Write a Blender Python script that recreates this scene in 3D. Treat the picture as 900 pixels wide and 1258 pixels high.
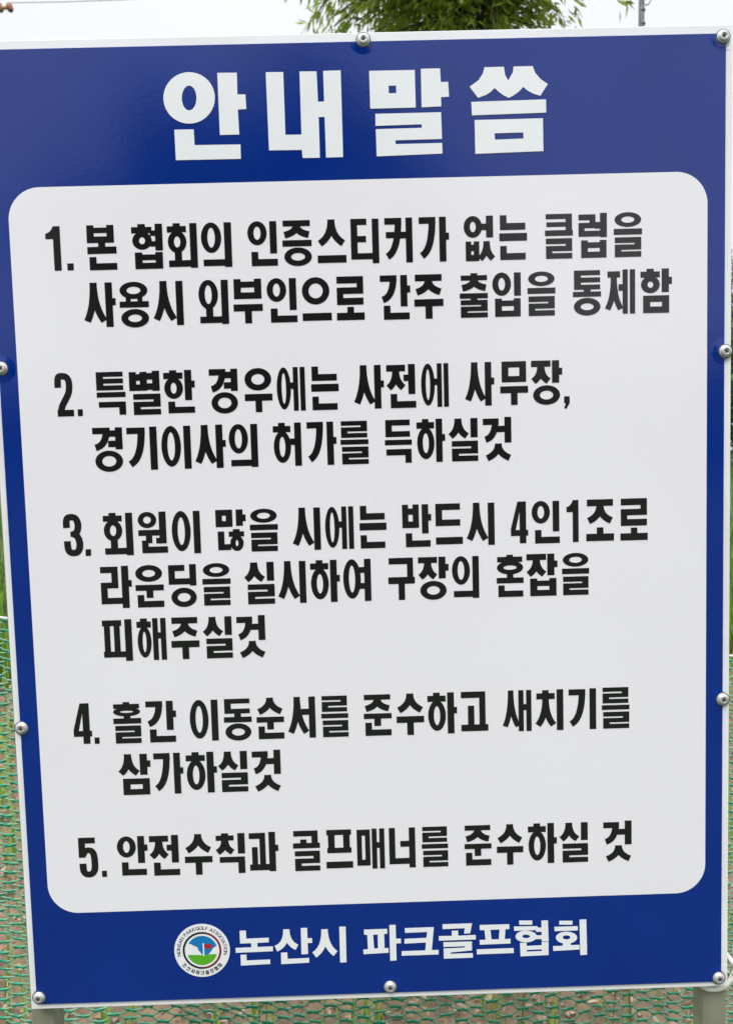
import bpy, bmesh, math, random
import numpy as np
from mathutils import Vector, Matrix
from mathutils.geometry import tessellate_polygon

for o in list(bpy.data.objects): bpy.data.objects.remove(o)
scene = bpy.context.scene
COL = scene.collection

# ------------------------------------------------------------------ camera
cam_data = bpy.data.cameras.new('camera')
cam = bpy.data.objects.new('camera', cam_data); COL.objects.link(cam)
_r = Vector((0.99956680, -0.01096620, -0.02730220)); _u = Vector((0.02800083, 0.06852222, 0.99725657)); _b = Vector((-0.00906463, -0.99758934, 0.06879960))
M = Matrix.Identity(4)
for i in range(3):
    M[i][0] = _r[i]; M[i][1] = _u[i]; M[i][2] = _b[i]
M.translation = Vector((-0.00998, -0.93418, 1.49471))
cam.matrix_world = M
cam_data.sensor_fit = 'VERTICAL'; cam_data.sensor_height = 24.0
cam_data.lens = 930 / 1258 * 24.0
cam_data.dof.use_dof = True; cam_data.dof.focus_distance = .96; cam_data.dof.aperture_fstop = 6.5
cam_data.clip_start = 0.02; cam_data.clip_end = 2000
scene.camera = cam

# ------------------------------------------------------------------ sky, sun, exposure
world = bpy.data.worlds.new("World"); scene.world = world; world.use_nodes = True
wn, wl = world.node_tree.nodes, world.node_tree.links
bg = wn['Background']; SUN_EL, SUN_AZ = math.radians(54), math.radians(196)
sky = wn.new('ShaderNodeTexSky'); sky.sky_type = 'NISHITA'; sky.sun_disc = False
sky.sun_elevation = SUN_EL; sky.sun_rotation = SUN_AZ
# bright overcast: a pale cloud layer, made much brighter overhead to light the board, over the clear sky
tc = wn.new('ShaderNodeTexCoord'); sp = wn.new('ShaderNodeSeparateXYZ'); wl.new(tc.outputs['Generated'], sp.inputs[0])
ramp = wn.new('ShaderNodeValToRGB'); wl.new(sp.outputs['Z'], ramp.inputs[0])
cr = ramp.color_ramp
cr.elements[0].position = 0.0; cr.elements[0].color = (7.2, 7.3, 7.55, 1)
cr.elements[1].position = 1.0; cr.elements[1].color = (26.0, 26.8, 28.4, 1)
ram = cr.elements.new(.55); ram.color = (7.75, 7.95, 8.25, 1)
nz = wn.new('ShaderNodeTexNoise'); nz.inputs['Scale'].default_value = 1.6; nz.inputs['Detail'].default_value = 4
wl.new(tc.outputs['Generated'], nz.inputs['Vector'])
mr = wn.new('ShaderNodeMapRange'); mr.inputs['To Min'].default_value = .93; mr.inputs['To Max'].default_value = 1.07
wl.new(nz.outputs['Fac'], mr.inputs['Value'])
vm = wn.new('ShaderNodeVectorMath'); vm.operation = 'SCALE'; wl.new(ramp.outputs['Color'], vm.inputs[0]); wl.new(mr.outputs[0], vm.inputs['Scale'])
mixs = wn.new('ShaderNodeMixRGB'); mixs.inputs['Fac'].default_value = .965
wl.new(sky.outputs[0], mixs.inputs['Color1']); wl.new(vm.outputs[0], mixs.inputs['Color2'])
wl.new(mixs.outputs[0], bg.inputs['Color']); bg.inputs['Strength'].default_value = 0.115

sd = bpy.data.lights.new('sun', 'SUN'); sd.energy = 1.6; sd.angle = math.radians(20); sd.color = (1, .98, .95)
sun = bpy.data.objects.new('sun', sd); COL.objects.link(sun)
_d = Vector((math.sin(SUN_AZ) * math.cos(SUN_EL), math.cos(SUN_AZ) * math.cos(SUN_EL), math.sin(SUN_EL)))
sun.rotation_euler = _d.to_track_quat('Z', 'Y').to_euler()
scene.view_settings.view_transform = 'Standard'; scene.view_settings.look = 'None'
scene.view_settings.exposure = 0.14; scene.view_settings.gamma = 1
random.seed(7); rng = np.random.default_rng(11)

# ------------------------------------------------------------------ materials
def mat(name, col, rough=.6, spec=.5, metal=0, noise=None, bump=None, attr=False, coat=0, trans=0, specks=None, vary_rough=None):
    m = bpy.data.materials.new(name); m.use_nodes = True
    n, l = m.node_tree.nodes, m.node_tree.links; b = n['Principled BSDF']
    b.inputs['Roughness'].default_value = rough; b.inputs['Metallic'].default_value = metal
    b.inputs['Specular IOR Level'].default_value = spec; b.inputs['Coat Weight'].default_value = coat
    co = n.new('ShaderNodeTexCoord').outputs['Object']
    out = None
    if noise:                                   # (scale, second colour, low, high)
        t = n.new('ShaderNodeTexNoise'); t.inputs['Scale'].default_value = noise[0]; t.inputs['Detail'].default_value = 6; l.new(co, t.inputs['Vector'])
        r = n.new('ShaderNodeMapRange'); r.inputs['From Min'].default_value = noise[2]; r.inputs['From Max'].default_value = noise[3]; l.new(t.outputs['Fac'], r.inputs['Value'])
        x = n.new('ShaderNodeMixRGB'); x.inputs['Color1'].default_value = (*col, 1); x.inputs['Color2'].default_value = (*noise[1], 1)
        l.new(r.outputs[0], x.inputs['Fac']); out = x.outputs[0]
    if specks:                                  # (scale, threshold, colour)
        t = n.new('ShaderNodeTexVoronoi'); t.inputs['Scale'].default_value = specks[0]; l.new(co, t.inputs['Vector'])
        r = n.new('ShaderNodeMapRange'); r.inputs['From Min'].default_value = specks[1]; r.inputs['From Max'].default_value = specks[1] * .6; l.new(t.outputs['Distance'], r.inputs['Value'])
        t2 = n.new('ShaderNodeTexNoise'); t2.inputs['Scale'].default_value = specks[0] * .12; l.new(co, t2.inputs['Vector'])
        r2 = n.new('ShaderNodeMapRange'); r2.inputs['From Min'].default_value = .52; r2.inputs['From Max'].default_value = .62; l.new(t2.outputs['Fac'], r2.inputs['Value'])
        mu = n.new('ShaderNodeMath'); mu.operation = 'MULTIPLY'; l.new(r.outputs[0], mu.inputs[0]); l.new(r2.outputs[0], mu.inputs[1])
        x = n.new('ShaderNodeMixRGB'); l.new(mu.outputs[0], x.inputs['Fac']); x.inputs['Color2'].default_value = (*specks[2], 1)
        if out: l.new(out, x.inputs['Color1'])
        else: x.inputs['Color1'].default_value = (*col, 1)
        out = x.outputs[0]
    if attr:                                    # every leaf or blade has its own tint
        a = n.new('ShaderNodeAttribute'); a.attribute_name = 'tint'
        x = n.new('ShaderNodeMixRGB'); x.blend_type = 'MULTIPLY'; x.inputs['Fac'].default_value = 1; l.new(a.outputs['Color'], x.inputs['Color2'])
        if out: l.new(out, x.inputs['Color1'])
        else: x.inputs['Color1'].default_value = (*col, 1)
        out = x.outputs[0]
    if out: l.new(out, b.inputs['Base Color'])
    else: b.inputs['Base Color'].default_value = (*col, 1)
    if vary_rough:
        t = n.new('ShaderNodeTexNoise'); t.inputs['Scale'].default_value = vary_rough[0]; t.inputs['Detail'].default_value = 5; l.new(co, t.inputs['Vector'])
        r = n.new('ShaderNodeMapRange'); r.inputs['From Min'].default_value = .3; r.inputs['From Max'].default_value = .7
        r.inputs['To Min'].default_value = vary_rough[1]; r.inputs['To Max'].default_value = vary_rough[2]; l.new(t.outputs['Fac'], r.inputs['Value']); l.new(r.outputs[0], b.inputs['Roughness'])
    if bump:                                    # (scale, strength, distance)
        t = n.new('ShaderNodeTexNoise'); t.inputs['Scale'].default_value = bump[0]; t.inputs['Detail'].default_value = 4; l.new(co, t.inputs['Vector'])
        k = n.new('ShaderNodeBump'); k.inputs['Strength'].default_value = bump[1]; k.inputs['Distance'].default_value = bump[2]; l.new(t.outputs['Fac'], k.inputs['Height']); l.new(k.outputs[0], b.inputs['Normal'])
    if trans:
        tr = n.new('ShaderNodeBsdfTranslucent'); ms = n.new('ShaderNodeMixShader'); ms.inputs[0].default_value = trans
        if out: l.new(out, tr.inputs['Color'])
        else: tr.inputs['Color'].default_value = (*col, 1)
        l.new(b.outputs[0], ms.inputs[1]); l.new(tr.outputs[0], ms.inputs[2]); l.new(ms.outputs[0], n['Material Output'].inputs['Surface'])
    return m
FILM = dict(rough=.14, spec=.6, bump=(300, .11, .0006), vary_rough=(9, .10, .17))
M_BLUE = mat('blue_film', (.0001, .0215, .208), noise=(6, (.0002, .0255, .235), .35, .65), specks=(150, .1, (.003, .008, .06)), **FILM)
PUCKER = [(.012, .0125), (.4600, .0100), (.8869, .0155), (.0117, .3831), (.8915, .3850), (.0102, .8283), (.8905, .8186), (.8872, 1.1865), (.0118, 1.1822), (.4622, 1.1835)]
def pucker(m):
    n, l = m.node_tree.nodes, m.node_tree.links; b = n['Principled BSDF']; co = n.new('ShaderNodeTexCoord').outputs['Object']; prev = None
    for i, (u, v) in enumerate(PUCKER):
        d = n.new('ShaderNodeVectorMath'); d.operation = 'DISTANCE'; l.new(co, d.inputs[0]); d.inputs[1].default_value = (u - .45 + .0006 * math.sin(i * 3), -.038, 2.0 - v + .0006 * math.cos(i * 5))
        if prev is None: prev = d.outputs['Value']
        else:
            k = n.new('ShaderNodeMath'); k.operation = 'MINIMUM'; l.new(prev, k.inputs[0]); l.new(d.outputs['Value'], k.inputs[1]); prev = k.outputs[0]
    r = n.new('ShaderNodeMapRange'); r.interpolation_type = 'SMOOTHSTEP'; r.inputs['From Min'].default_value = .0075; r.inputs['From Max'].default_value = .0175; l.new(prev, r.inputs['Value'])
    old = b.inputs['Normal'].links[0].from_socket; k = n.new('ShaderNodeBump'); k.invert = True; k.inputs['Strength'].default_value = .7; k.inputs['Distance'].default_value = .0018
    l.new(r.outputs[0], k.inputs['Height']); l.new(old, k.inputs['Normal']); l.new(k.outputs[0], b.inputs['Normal'])
pucker(M_BLUE)
M_WHITE = mat('white_film', (.865, .845, .895), noise=(3, (.84, .818, .86), .35, .7), specks=(70, .05, (.5, .49, .46)), **FILM)  # broad tone noise puts a mild reflection gradient into the white
M_BLACK = mat('black_ink', (.010, .010, .011), **FILM)
M_LET = mat('white_lettering', (.86, .87, .90), noise=(30, (.83, .84, .87), .3, .7), **FILM)
M_FRAME = mat('white_painted_steel', (.87, .867, .89), rough=.35, noise=(14, (.80, .795, .80), .45, .75), bump=(60, .1, .001), specks=(90, .07, (.4, .38, .33)))
M_POST = mat('galvanised_post', (.30, .30, .225), rough=.55, noise=(22, (.22, .22, .165), .35, .7), bump=(80, .2, .001), metal=.15)
M_SCREW = mat('zinc_screw', (.66, .66, .64), rough=.46, metal=.45, noise=(300, (.45, .44, .42), .35, .75))
M_SCREWSHADE = mat('screw_contact_shade', (.06, .065, .075), rough=.5)  # dark colour standing in for shade round each screw head
M_DARK = mat('screw_recess', (.05, .05, .05), rough=.6)
M_RED = mat('emblem_red', (.42, .015, .03), rough=.3)
M_MAROON = mat('emblem_maroon', (.20, .012, .018), rough=.3)
M_ESKY = mat('emblem_sky_blue', (.006, .19, .48), rough=.3)
M_EGREEN = mat('emblem_green', (.10, .42, .018), rough=.3)
M_EGREY = mat('emblem_grey_ink', (.035, .035, .04), rough=.3)
M_NETD = mat('green_net_twist', (.02, .36, .19), rough=.38, noise=(60, (.012, .26, .13), .35, .7))
M_NETL = mat('green_net_strand', (.25, .50, .33), rough=.4, noise=(40, (.14, .40, .22), .35, .7))
M_ROPE = mat('white_rope', (.78, .77, .70), rough=.8, noise=(200, (.55, .53, .46), .4, .7), bump=(500, .6, .001))
M_SOIL = mat('dry_soil', (.26, .175, .105), rough=.95, noise=(14, (.14, .105, .065), .38, .66), bump=(35, .9, .03))
M_LITTER = mat('dead_leaves', (.33, .24, .17), rough=.9, attr=True)
M_GROUND = mat('grassy_ground', (.05, .075, .028), rough=.95, noise=(3, (.075, .07, .045), .4, .7), bump=(20, .9, .04))
M_GRASS = mat('grass_blades', (.16, .32, .04), rough=.6, attr=True, trans=.25)
M_LEAF = mat('tree_leaves', (.21, .31, .055), rough=.42, attr=True, trans=.5)
M_DLEAF = mat('dark_leaves', (.055, .115, .025), rough=.5, attr=True, trans=.2)
M_SHRUB = mat('shrub_leaves', (.085, .17, .035), rough=.5, attr=True, trans=.3)
M_BARK = mat('bark', (.055, .045, .035), rough=.9, noise=(15, (.10, .085, .065), .4, .7), bump=(30, .8, .02))
M_POLE = mat('grey_pole', (.22, .22, .21), rough=.55, metal=.3, noise=(30, (.14, .14, .14), .4, .7))
M_WIRE = mat('wire', (.22, .22, .22), rough=.6)
M_RUST = mat('rusty_fitting', (.22, .085, .035), rough=.7, noise=(40, (.42, .22, .12), .45, .6))
M_CERAM = mat('pale_insulator', (.62, .36, .22), rough=.4)

# ------------------------------------------------------------------ mesh helpers
def make(name, verts, faces, m, parent=None, smooth=False, origin=None):
    me = bpy.data.meshes.new(name)
    off = Vector(parent_world(parent)) if parent else Vector(origin or (0, 0, 0))
    v = np.array(verts, float) - np.array(off)
    me.from_pydata(v.tolist(), [], faces)
    for q in (m if isinstance(m, (list, tuple)) else [m]): me.materials.append(q)
    if smooth: me.polygons.foreach_set('use_smooth', [True] * len(me.polygons))
    o = bpy.data.objects.new(name, me); COL.objects.link(o)
    if parent: o.parent = parent
    else: o.location = off
    return o
def parent_world(p):
    v = Vector(p.location)
    while p.parent: p = p.parent; v += Vector(p.location)
    return v
def make_np(name, v, idx, k, m, parent=None, tint=None, origin=(0, 0, 0), mat_index=None, smooth=False):
    """v (N,3), idx (F,k)"""
    off = np.array(parent_world(parent)) if parent else np.array(origin, float)
    me = bpy.data.meshes.new(name); F = len(idx)
    me.vertices.add(len(v)); me.vertices.foreach_set('co', (v - off).astype(np.float32).ravel())
    me.loops.add(F * k); me.loops.foreach_set('vertex_index', idx.astype(np.int32).ravel())
    me.polygons.add(F); me.polygons.foreach_set('loop_start', np.arange(0, F * k, k, dtype=np.int32)); me.polygons.foreach_set('loop_total', np.full(F, k, np.int32))
    for q in (m if isinstance(m, (list, tuple)) else [m]): me.materials.append(q)
    if mat_index is not None: me.polygons.foreach_set('material_index', mat_index.astype(np.int32))
    if smooth: me.polygons.foreach_set('use_smooth', np.ones(F, bool))
    me.update(calc_edges=True); me.validate()
    if tint is not None:
        a = me.color_attributes.new('tint', 'FLOAT_COLOR', 'POINT'); a.data.foreach_set('color', tint.astype(np.float32).ravel())
    o = bpy.data.objects.new(name, me); COL.objects.link(o)
    if parent: o.parent = parent
    else: o.location = off
    return o
def tag(o, label=None, cat=None, group=None, kind=None):
    for k, v in (('label', label), ('category', cat), ('group', group), ('kind', kind)):
        if v: o[k] = v
    return o
def empty(name, loc, label, cat, group=None):
    o = bpy.data.objects.new(name, None); o.empty_display_size = .1; o.location = loc; COL.objects.link(o); return tag(o, label, cat, group)
def bevel_box(x0, x1, y0, y1, z0, z1, b=.002, seg=2):
    bm = bmesh.new(); bmesh.ops.create_cube(bm, size=1)
    for v in bm.verts: v.co = Vector(((x0 + x1) / 2 + v.co.x * (x1 - x0), (y0 + y1) / 2 + v.co.y * (y1 - y0), (z0 + z1) / 2 + v.co.z * (z1 - z0)))
    if b: bmesh.ops.bevel(bm, geom=list(bm.edges), offset=b, segments=seg, affect='EDGES', profile=.5)
    V = [tuple(v.co) for v in bm.verts]; bm.verts.index_update(); F = [[v.index for v in f.verts] for f in bm.faces]; bm.free(); return V, F
def tube(pts, r, n=8, caps=True):
    pts = [Vector(p) for p in pts]; V, F = [], []; L = len(pts)
    rr = r if isinstance(r, (list, tuple)) else [r] * L
    for i, p in enumerate(pts):
        d = (pts[min(i + 1, L - 1)] - pts[max(i - 1, 0)]).normalized()
        a = d.cross(Vector((0, 0, 1)) if abs(d.z) < .9 else Vector((1, 0, 0))).normalized(); b = d.cross(a)
        for k in range(n): t = 2 * math.pi * k / n; V.append(tuple(p + (a * math.cos(t) + b * math.sin(t)) * rr[i]))
    for i in range(L - 1):
        for k in range(n): F.append([i * n + k, i * n + (k + 1) % n, (i + 1) * n + (k + 1) % n, (i + 1) * n + k])
    if caps: F.append(list(range(n))[::-1]); F.append([(L - 1) * n + k for k in range(n)])
    return V, F
def merge(*vf):
    V, F = [], []
    for v, f in vf: b = len(V); V += list(v); F += [[i + b for i in q] for q in f]
    return V, F
def tubes_np(A, B, r):
    """many straight 3-sided tubes: A,B (N,3), r (N,)"""
    d = B - A; d /= np.linalg.norm(d, axis=1, keepdims=True) + 1e-12
    up = np.where(np.abs(d[:, 2:3]) < .9, np.array([[0, 0, 1.]]), np.array([[1., 0, 0]]))
    a = np.cross(d, up); a /= np.linalg.norm(a, axis=1, keepdims=True); b = np.cross(d, a)
    P = []
    for E_ in (A, B):
        for k in range(3):
            t = 2 * math.pi * k / 3 + .5; P.append(E_ + (a * math.cos(t) + b * math.sin(t)) * r[:, None])
    V = np.stack(P, 1).reshape(-1, 3); N = len(A); base = (np.arange(N) * 6)[:, None, None]
    q = np.array([[0, 1, 4, 3], [1, 2, 5, 4], [2, 0, 3, 5]])[None]
    return V, (base + q).reshape(-1, 4)

# ------------------------------------------------------------------ the setting
def ground_z(x, y):
    """flat near the sign, a low bank rising behind it"""
    t = min(1, max(0, (y - 4.6) / 4.5)); return .9 * t * t * (3 - 2 * t) + .03 * math.sin(x * 1.3 + y * .7) * min(1, max(0, y - 3) * .3)
GZ = np.vectorize(ground_z)
xs = np.concatenate([[-400, -120, -50, -25], np.linspace(-14, 14, 57), [25, 50, 120, 400]])
ys = np.concatenate([[-400, -120, -50, -25, -14, -8, -4], np.linspace(-2, 16, 49), [22, 30, 50, 120, 400]])
X, Y = np.meshgrid(xs, ys); V = np.stack([X, Y, GZ(X, Y)], 2).reshape(-1, 3); nx = len(xs)
I = [[j * nx + i, j * nx + i + 1, (j + 1) * nx + i + 1, (j + 1) * nx + i] for j in range(len(ys) - 1) for i in range(nx - 1)]
tag(make_np('ground', V, np.array(I), 4, M_GROUND, smooth=True), kind='structure')
# bare soil under and behind the net
bx = np.linspace(-4.2, 4.2, 85); by = np.linspace(.12, 4.5, 45)
X, Y = np.meshgrid(bx, by)
e = np.minimum.reduce([X + 4.2, 4.2 - X, Y - .12, 4.5 - Y]).clip(0, .5) / .5
Z = GZ(X, Y) - .03 + e * .055 + e * (.016 * np.sin(X * 7 + Y * 3) * np.sin(Y * 9 - X * 2) + .012 * rng.standard_normal(X.shape))
V = np.stack([X, Y, Z], 2).reshape(-1, 3); nx = len(bx)
I = [[j * nx + i, j * nx + i + 1, (j + 1) * nx + i + 1, (j + 1) * nx + i] for j in range(len(by) - 1) for i in range(nx - 1)]
tag(make_np('soil', V, np.array(I), 4, M_SOIL, smooth=True), kind='structure')
# dead leaves and stalks lying on it
N = 42000
c = np.stack([rng.uniform(-3.8, 3.8, N), .25 + 4.1 * rng.random(N) ** 1.2, np.zeros(N)], 1); c[:, 2] = GZ(c[:, 0], c[:, 1]) + .03 + .02 * rng.random(N)
ang = rng.uniform(0, 6.283, N); ln = rng.uniform(.006, .022, N); wd = ln * np.where(rng.random(N) < .4, .12, .42)
dx = np.stack([np.cos(ang), np.sin(ang), rng.uniform(-.5, .5, N)], 1) * ln[:, None]; dy = np.stack([-np.sin(ang), np.cos(ang), rng.uniform(-.5, .5, N)], 1) * wd[:, None]
V = np.stack([c - dx, c - dy, c + dx, c + dy + np.array([0, 0, .006])], 1).reshape(-1, 3)
b = (np.arange(N) * 4)[:, None, None]; I = (b + np.array([[[0, 1, 2], [0, 2, 3]]])).reshape(-1, 3)
tt = rng.uniform(.45, 1.35, (N, 1)) * (np.array([[1, 1, 1]]) + rng.uniform(-.12, .12, (N, 3))); tint = np.concatenate([tt.repeat(4, 0).clip(0, 2), np.ones((N * 4, 1))], 1)
tag(make_np('leaf_litter', V, I, 3, M_LITTER, tint=tint), 'dry brown leaves and stalks lying on the soil behind the green net', 'leaf litter', kind='stuff')

def blades(name, base, h, w, m, label, cat, tmin=.5, tmax=1.5, lean=.45):
    N = len(base); a = rng.uniform(0, 6.283, N); d = np.stack([np.cos(a), np.sin(a), np.zeros(N)], 1); s = np.stack([-np.sin(a), np.cos(a), np.zeros(N)], 1)
    k = rng.uniform(.1, lean, N)[:, None] * h[:, None]; z = np.array([[0, 0, 1.]]) * h[:, None]; ww = w[:, None] / 2
    V = np.stack([base - s * ww, base + s * ww, base + d * k * .4 + z * .6 + s * ww * .8, base + d * k * .4 + z * .6 - s * ww * .8, base + d * k + z * .97], 1).reshape(-1, 3)
    b = (np.arange(N) * 5)[:, None, None]; I = (b + np.array([[[0, 1, 2], [0, 2, 3], [3, 2, 4]]])).reshape(-1, 3)
    t = rng.uniform(tmin, tmax, (N, 1)); t = t * np.stack([rng.uniform(.85, 1.35, N), np.ones(N), rng.uniform(.6, 1.2, N)], 1)
    tint = np.concatenate([t.repeat(5, 0), np.ones((N * 5, 1))], 1)
    return tag(make_np(name, V, I, 3, m, tint=tint), label, cat, kind='stuff')
N = 60000
bx = rng.uniform(-8, 8, N); byy = 4.2 + 6.8 * rng.random(N) ** 1.3
keep = (np.sin(bx * 2.1 + byy) + np.sin(byy * 2.7 - bx) + rng.uniform(-1.5, 1.5, N)) > -1.2
bx, byy = bx[keep], byy[keep]; base = np.stack([bx, byy, GZ(bx, byy) - .01], 1)
blades('tall_grass', base, rng.uniform(.12, .5, len(bx)), rng.uniform(.008, .02, len(bx)), M_GRASS, 'tall rough green grass covering the bank behind the net', 'grass')
N = 2600
bx = rng.uniform(-2.6, 2.6, N); byy = rng.uniform(.3, 3.9, N); q = np.round(bx * 3) / 3 + .06 * rng.standard_normal(N)
base = np.stack([q, byy, np.zeros(N)], 1)
blades('weeds', base, rng.uniform(.08, .42, N), rng.uniform(.004, .010, N), M_GRASS, 'thin green weed stalks growing through the soil behind the net', 'weeds', .7, 1.9, .3)
N = 26000
bx = rng.uniform(-5, 5, N); byy = -6 + 6.1 * rng.random(N); base = np.stack([bx, byy, np.zeros(N)], 1)
blades('short_grass', base, rng.uniform(.02, .06, N), rng.uniform(.004, .008, N), M_GRASS, 'short green grass in front of the sign posts', 'grass', .5, 1.3)

# ------------------------------------------------------------------ the sign
def S(u, v, off=0.0): return (u - .45, -off, 2.0 - v)          # board coordinates (metres from its top left corner) to the world
sign = empty('notice_sign', (0, .035, 0), 'blue and white Korean notice board in a white frame on two steel posts', 'sign')
FT = .003                                                       # the printed sheet stands 3 mm proud of the frame
def member(u0, u1, v0, v1, y1=.020):
    return bevel_box(u0 - .45, u1 - .45, 0, y1, 2.0 - v1, 2.0 - v0, .0008, 2)
for a in ((0, .9, 0, .030), (0, .9, 1.170, 1.2), (0, .030, .03003, 1.16997), (.870, .9, .03003, 1.16997)):
    V, F = member(*a); make('frame', V, F, M_FRAME, sign)
for x0, x1 in ((-.4612, -.4300), (.4275, .4590)):
    V, F = bevel_box(x0, x1, .0206, .0526, -.15, 1.97, .0025, 2); p = make('post', V, F, M_POST, sign)

def rounded(u0, v0, u1, v1, r, n=10):
    out = []
    for cx, cy, a0 in ((u1 - r, v0 + r, -90), (u1 - r, v1 - r, 0), (u0 + r, v1 - r, 90), (u0 + r, v0 + r, 180)):
        for i in range(n + 1):
            a = math.radians(a0 + 90 * i / n); out.append((cx + r * math.cos(a), cy + r * math.sin(a)))
    return out
def flat(name, outlines, off, m, parent, step=2e-5, label=None, side=0.0):
    """flat print: filled outlines with holes, each a hair above the one before so that none share a plane"""
    V, F = [], []
    for k, (o, hs) in enumerate(outlines):
        loops = [o] + list(hs); pts = [Vector((x, -y, 0)) for l in loops for x, y in l]
        b = len(V); z = off + step * k
        V += [S(x, y, z) for l in loops for x, y in l]
        for t in tessellate_polygon([[Vector((x, -y, 0)) for x, y in l] for l in loops]):
            A, B, C = pts[t[0]], pts[t[1]], pts[t[2]]
            cr = (B - A).cross(C - A).z
            if abs(cr) < 1e-13: continue
            F.append([b + t[0], b + t[1], b + t[2]] if cr > 0 else [b + t[0], b + t[2], b + t[1]])
        if side:
            n = len(o); V += [S(x, y, z - side) for x, y in o]; bb = len(V) - n
            for i in range(n): F.append([b + i, b + (i + 1) % n, bb + (i + 1) % n, bb + i])
    ob = make(name, V, F, m, parent)
    if label: ob['label'] = label
    return ob
# blue sheet: a slightly bowed skin with real thickness, gripped by the screws round its edge
flat('blue_sheet', [(rounded(.0087, .0118, .8903, 1.1915, .0015, 3), [])], FT, M_BLUE, sign, side=FT)
flat('white_panel', [(rounded(.0312, .1706, .8689, 1.0708, .038, 14), [])], FT + .0002, M_WHITE, sign, label='white rounded panel the rules are printed on')
Z0 = FT + .0005

# ---- lettering: every syllable as filled outlines on a 35 x 54.5 grid, y down ----
P = []
def poly(pts, holes=()): P.append((list(pts), [list(h) for h in holes]))
def box(x0, y0, x1, y1): poly([(x0, y0), (x1, y0), (x1, y1), (x0, y1)])
def ell(cx, cy, rx, ry, n=36):
    return [(cx + rx * math.cos(2 * math.pi * i / n), cy + ry * math.sin(2 * math.pi * i / n)) for i in range(n)]
def ring(x0, y0, x1, y1, tx=7.4, ty=6.4):
    cx, cy, rx, ry = (x0 + x1) / 2, (y0 + y1) / 2, (x1 - x0) / 2, (y1 - y0) / 2
    poly(ell(cx, cy, rx, ry), [ell(cx, cy, rx - tx, ry - ty)])
def bez(p, n=10):
    out = []
    for i in range(n + 1):
        t = i / n
        if len(p) == 3: c = ((1 - t) ** 2, 2 * t * (1 - t), t * t)
        else: c = ((1 - t) ** 3, 3 * t * (1 - t) ** 2, 3 * t * t * (1 - t), t ** 3)
        out.append((sum(a * q[0] for a, q in zip(c, p)), sum(a * q[1] for a, q in zip(c, p))))
    return out
def sweep(pts, w, w1=None):
    L, Rr = [], []; n = len(pts)
    for i, (x, y) in enumerate(pts):
        a = pts[max(0, i - 1)]; b = pts[min(n - 1, i + 1)]
        dx, dy = b[0] - a[0], b[1] - a[1]; d = math.hypot(dx, dy) or 1
        k = (w + ((w1 or w) - w) * i / (n - 1)) / 2
        L.append((x - dy / d * k, y + dx / d * k)); Rr.append((x + dy / d * k, y - dx / d * k))
    poly(L + Rr[::-1])
def sieu(x0, y0, x1, y1, w=8.4, k=.66, cx=None):
    cx = (x0 + x1) / 2 if cx is None else cx; h = y1 - y0; e = w * .34
    sweep(bez([(cx, y0), (cx, y0 + h * k), (x0 + e, y1 - e)]), w, w * .97)
    sweep(bez([(cx, y0), (cx, y0 + h * k), (x1 - e, y1 - e)]), w, w * .97)
def jieut(x0, y0, x1, y1, w=8.4, h=7.4, ins=1.2):
    box(x0 + ins, y0, x1 - ins, y0 + h); sieu(x0, y0 + h - 2, x1, y1, w, .62)
def chieut(x0, y0, x1, y1, w=8.4, h=7, t=3):
    cx = (x0 + x1) / 2; box(cx - w / 2, y0, cx + w / 2, y0 + t + 1); jieut(x0, y0 + t, x1, y1, w, h)
def hieut(x0, y0, x1, y1, tx=7.2, ty=6.2, t=3.5, h=7, ri=.6):
    cx = (x0 + x1) / 2; box(cx - 4.2, y0, cx + 4.2, y0 + t + 1); box(x0, y0 + t, x1, y0 + t + h)
    ring(x0 + ri, y0 + t + h - 1.8, x1 - ri + .6, y1, tx, ty)
def gk(x0, y0, x1, y1, w=8.4, h=8):
    box(x0, y0, x1, y0 + h); e = w * .36
    sweep(bez([(x1 - w / 2, y0 + .1), (x1 - w / 2, y0 + (y1 - y0) * .8), (x0 + e, y1 - e)], 14), w, w)
def gs(x0, y0, x1, y1, w=8, h=8): poly([(x0, y0), (x1, y0), (x1, y1), (x1 - w, y1), (x1 - w, y0 + h), (x0, y0 + h)])
def nieun(x0, y0, x1, y1, w=8.3, h=8.2): poly([(x0, y0), (x0 + w, y0), (x0 + w, y1 - h), (x1, y1 - h), (x1, y1), (x0, y1)])
def digeut(x0, y0, x1, y1, w=8.3, h=7.6, ov=0):
    poly([(x0, y0), (x1, y0), (x1, y0 + h), (x0 + w, y0 + h), (x0 + w, y1 - h), (x1 + ov, y1 - h), (x1 + ov, y1), (x0, y1)])
def tieut(x0, y0, x1, y1, w=8.3, h=6, ov=0):
    digeut(x0, y0, x1, y1, w, h, ov); m = (y0 + y1) / 2; box(x0 + w - .5, m - h / 2, x1 - (1 if ov else 0), m + h / 2)
def rieul(x0, y0, x1, y1, w=8, h=6.6, ov=0):
    m = (y0 + y1) / 2; q = h * .47; r = .8
    poly([(x0, y0), (x1, y0), (x1, m + q), (x0 + w, m + q), (x0 + w, y1 - h), (x1 + ov, y1 - h), (x1 + ov, y1), (x0, y1), (x0, m - q), (x1 - w, m - q), (x1 - w, y0 + h), (x0, y0 + h)])
def mieum(x0, y0, x1, y1, w=8.4, h=7.4): poly([(x0, y0), (x1, y0), (x1, y1), (x0, y1)], [[(x0 + w, y0 + h), (x1 - w, y0 + h), (x1 - w, y1 - h), (x0 + w, y1 - h)]])
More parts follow.
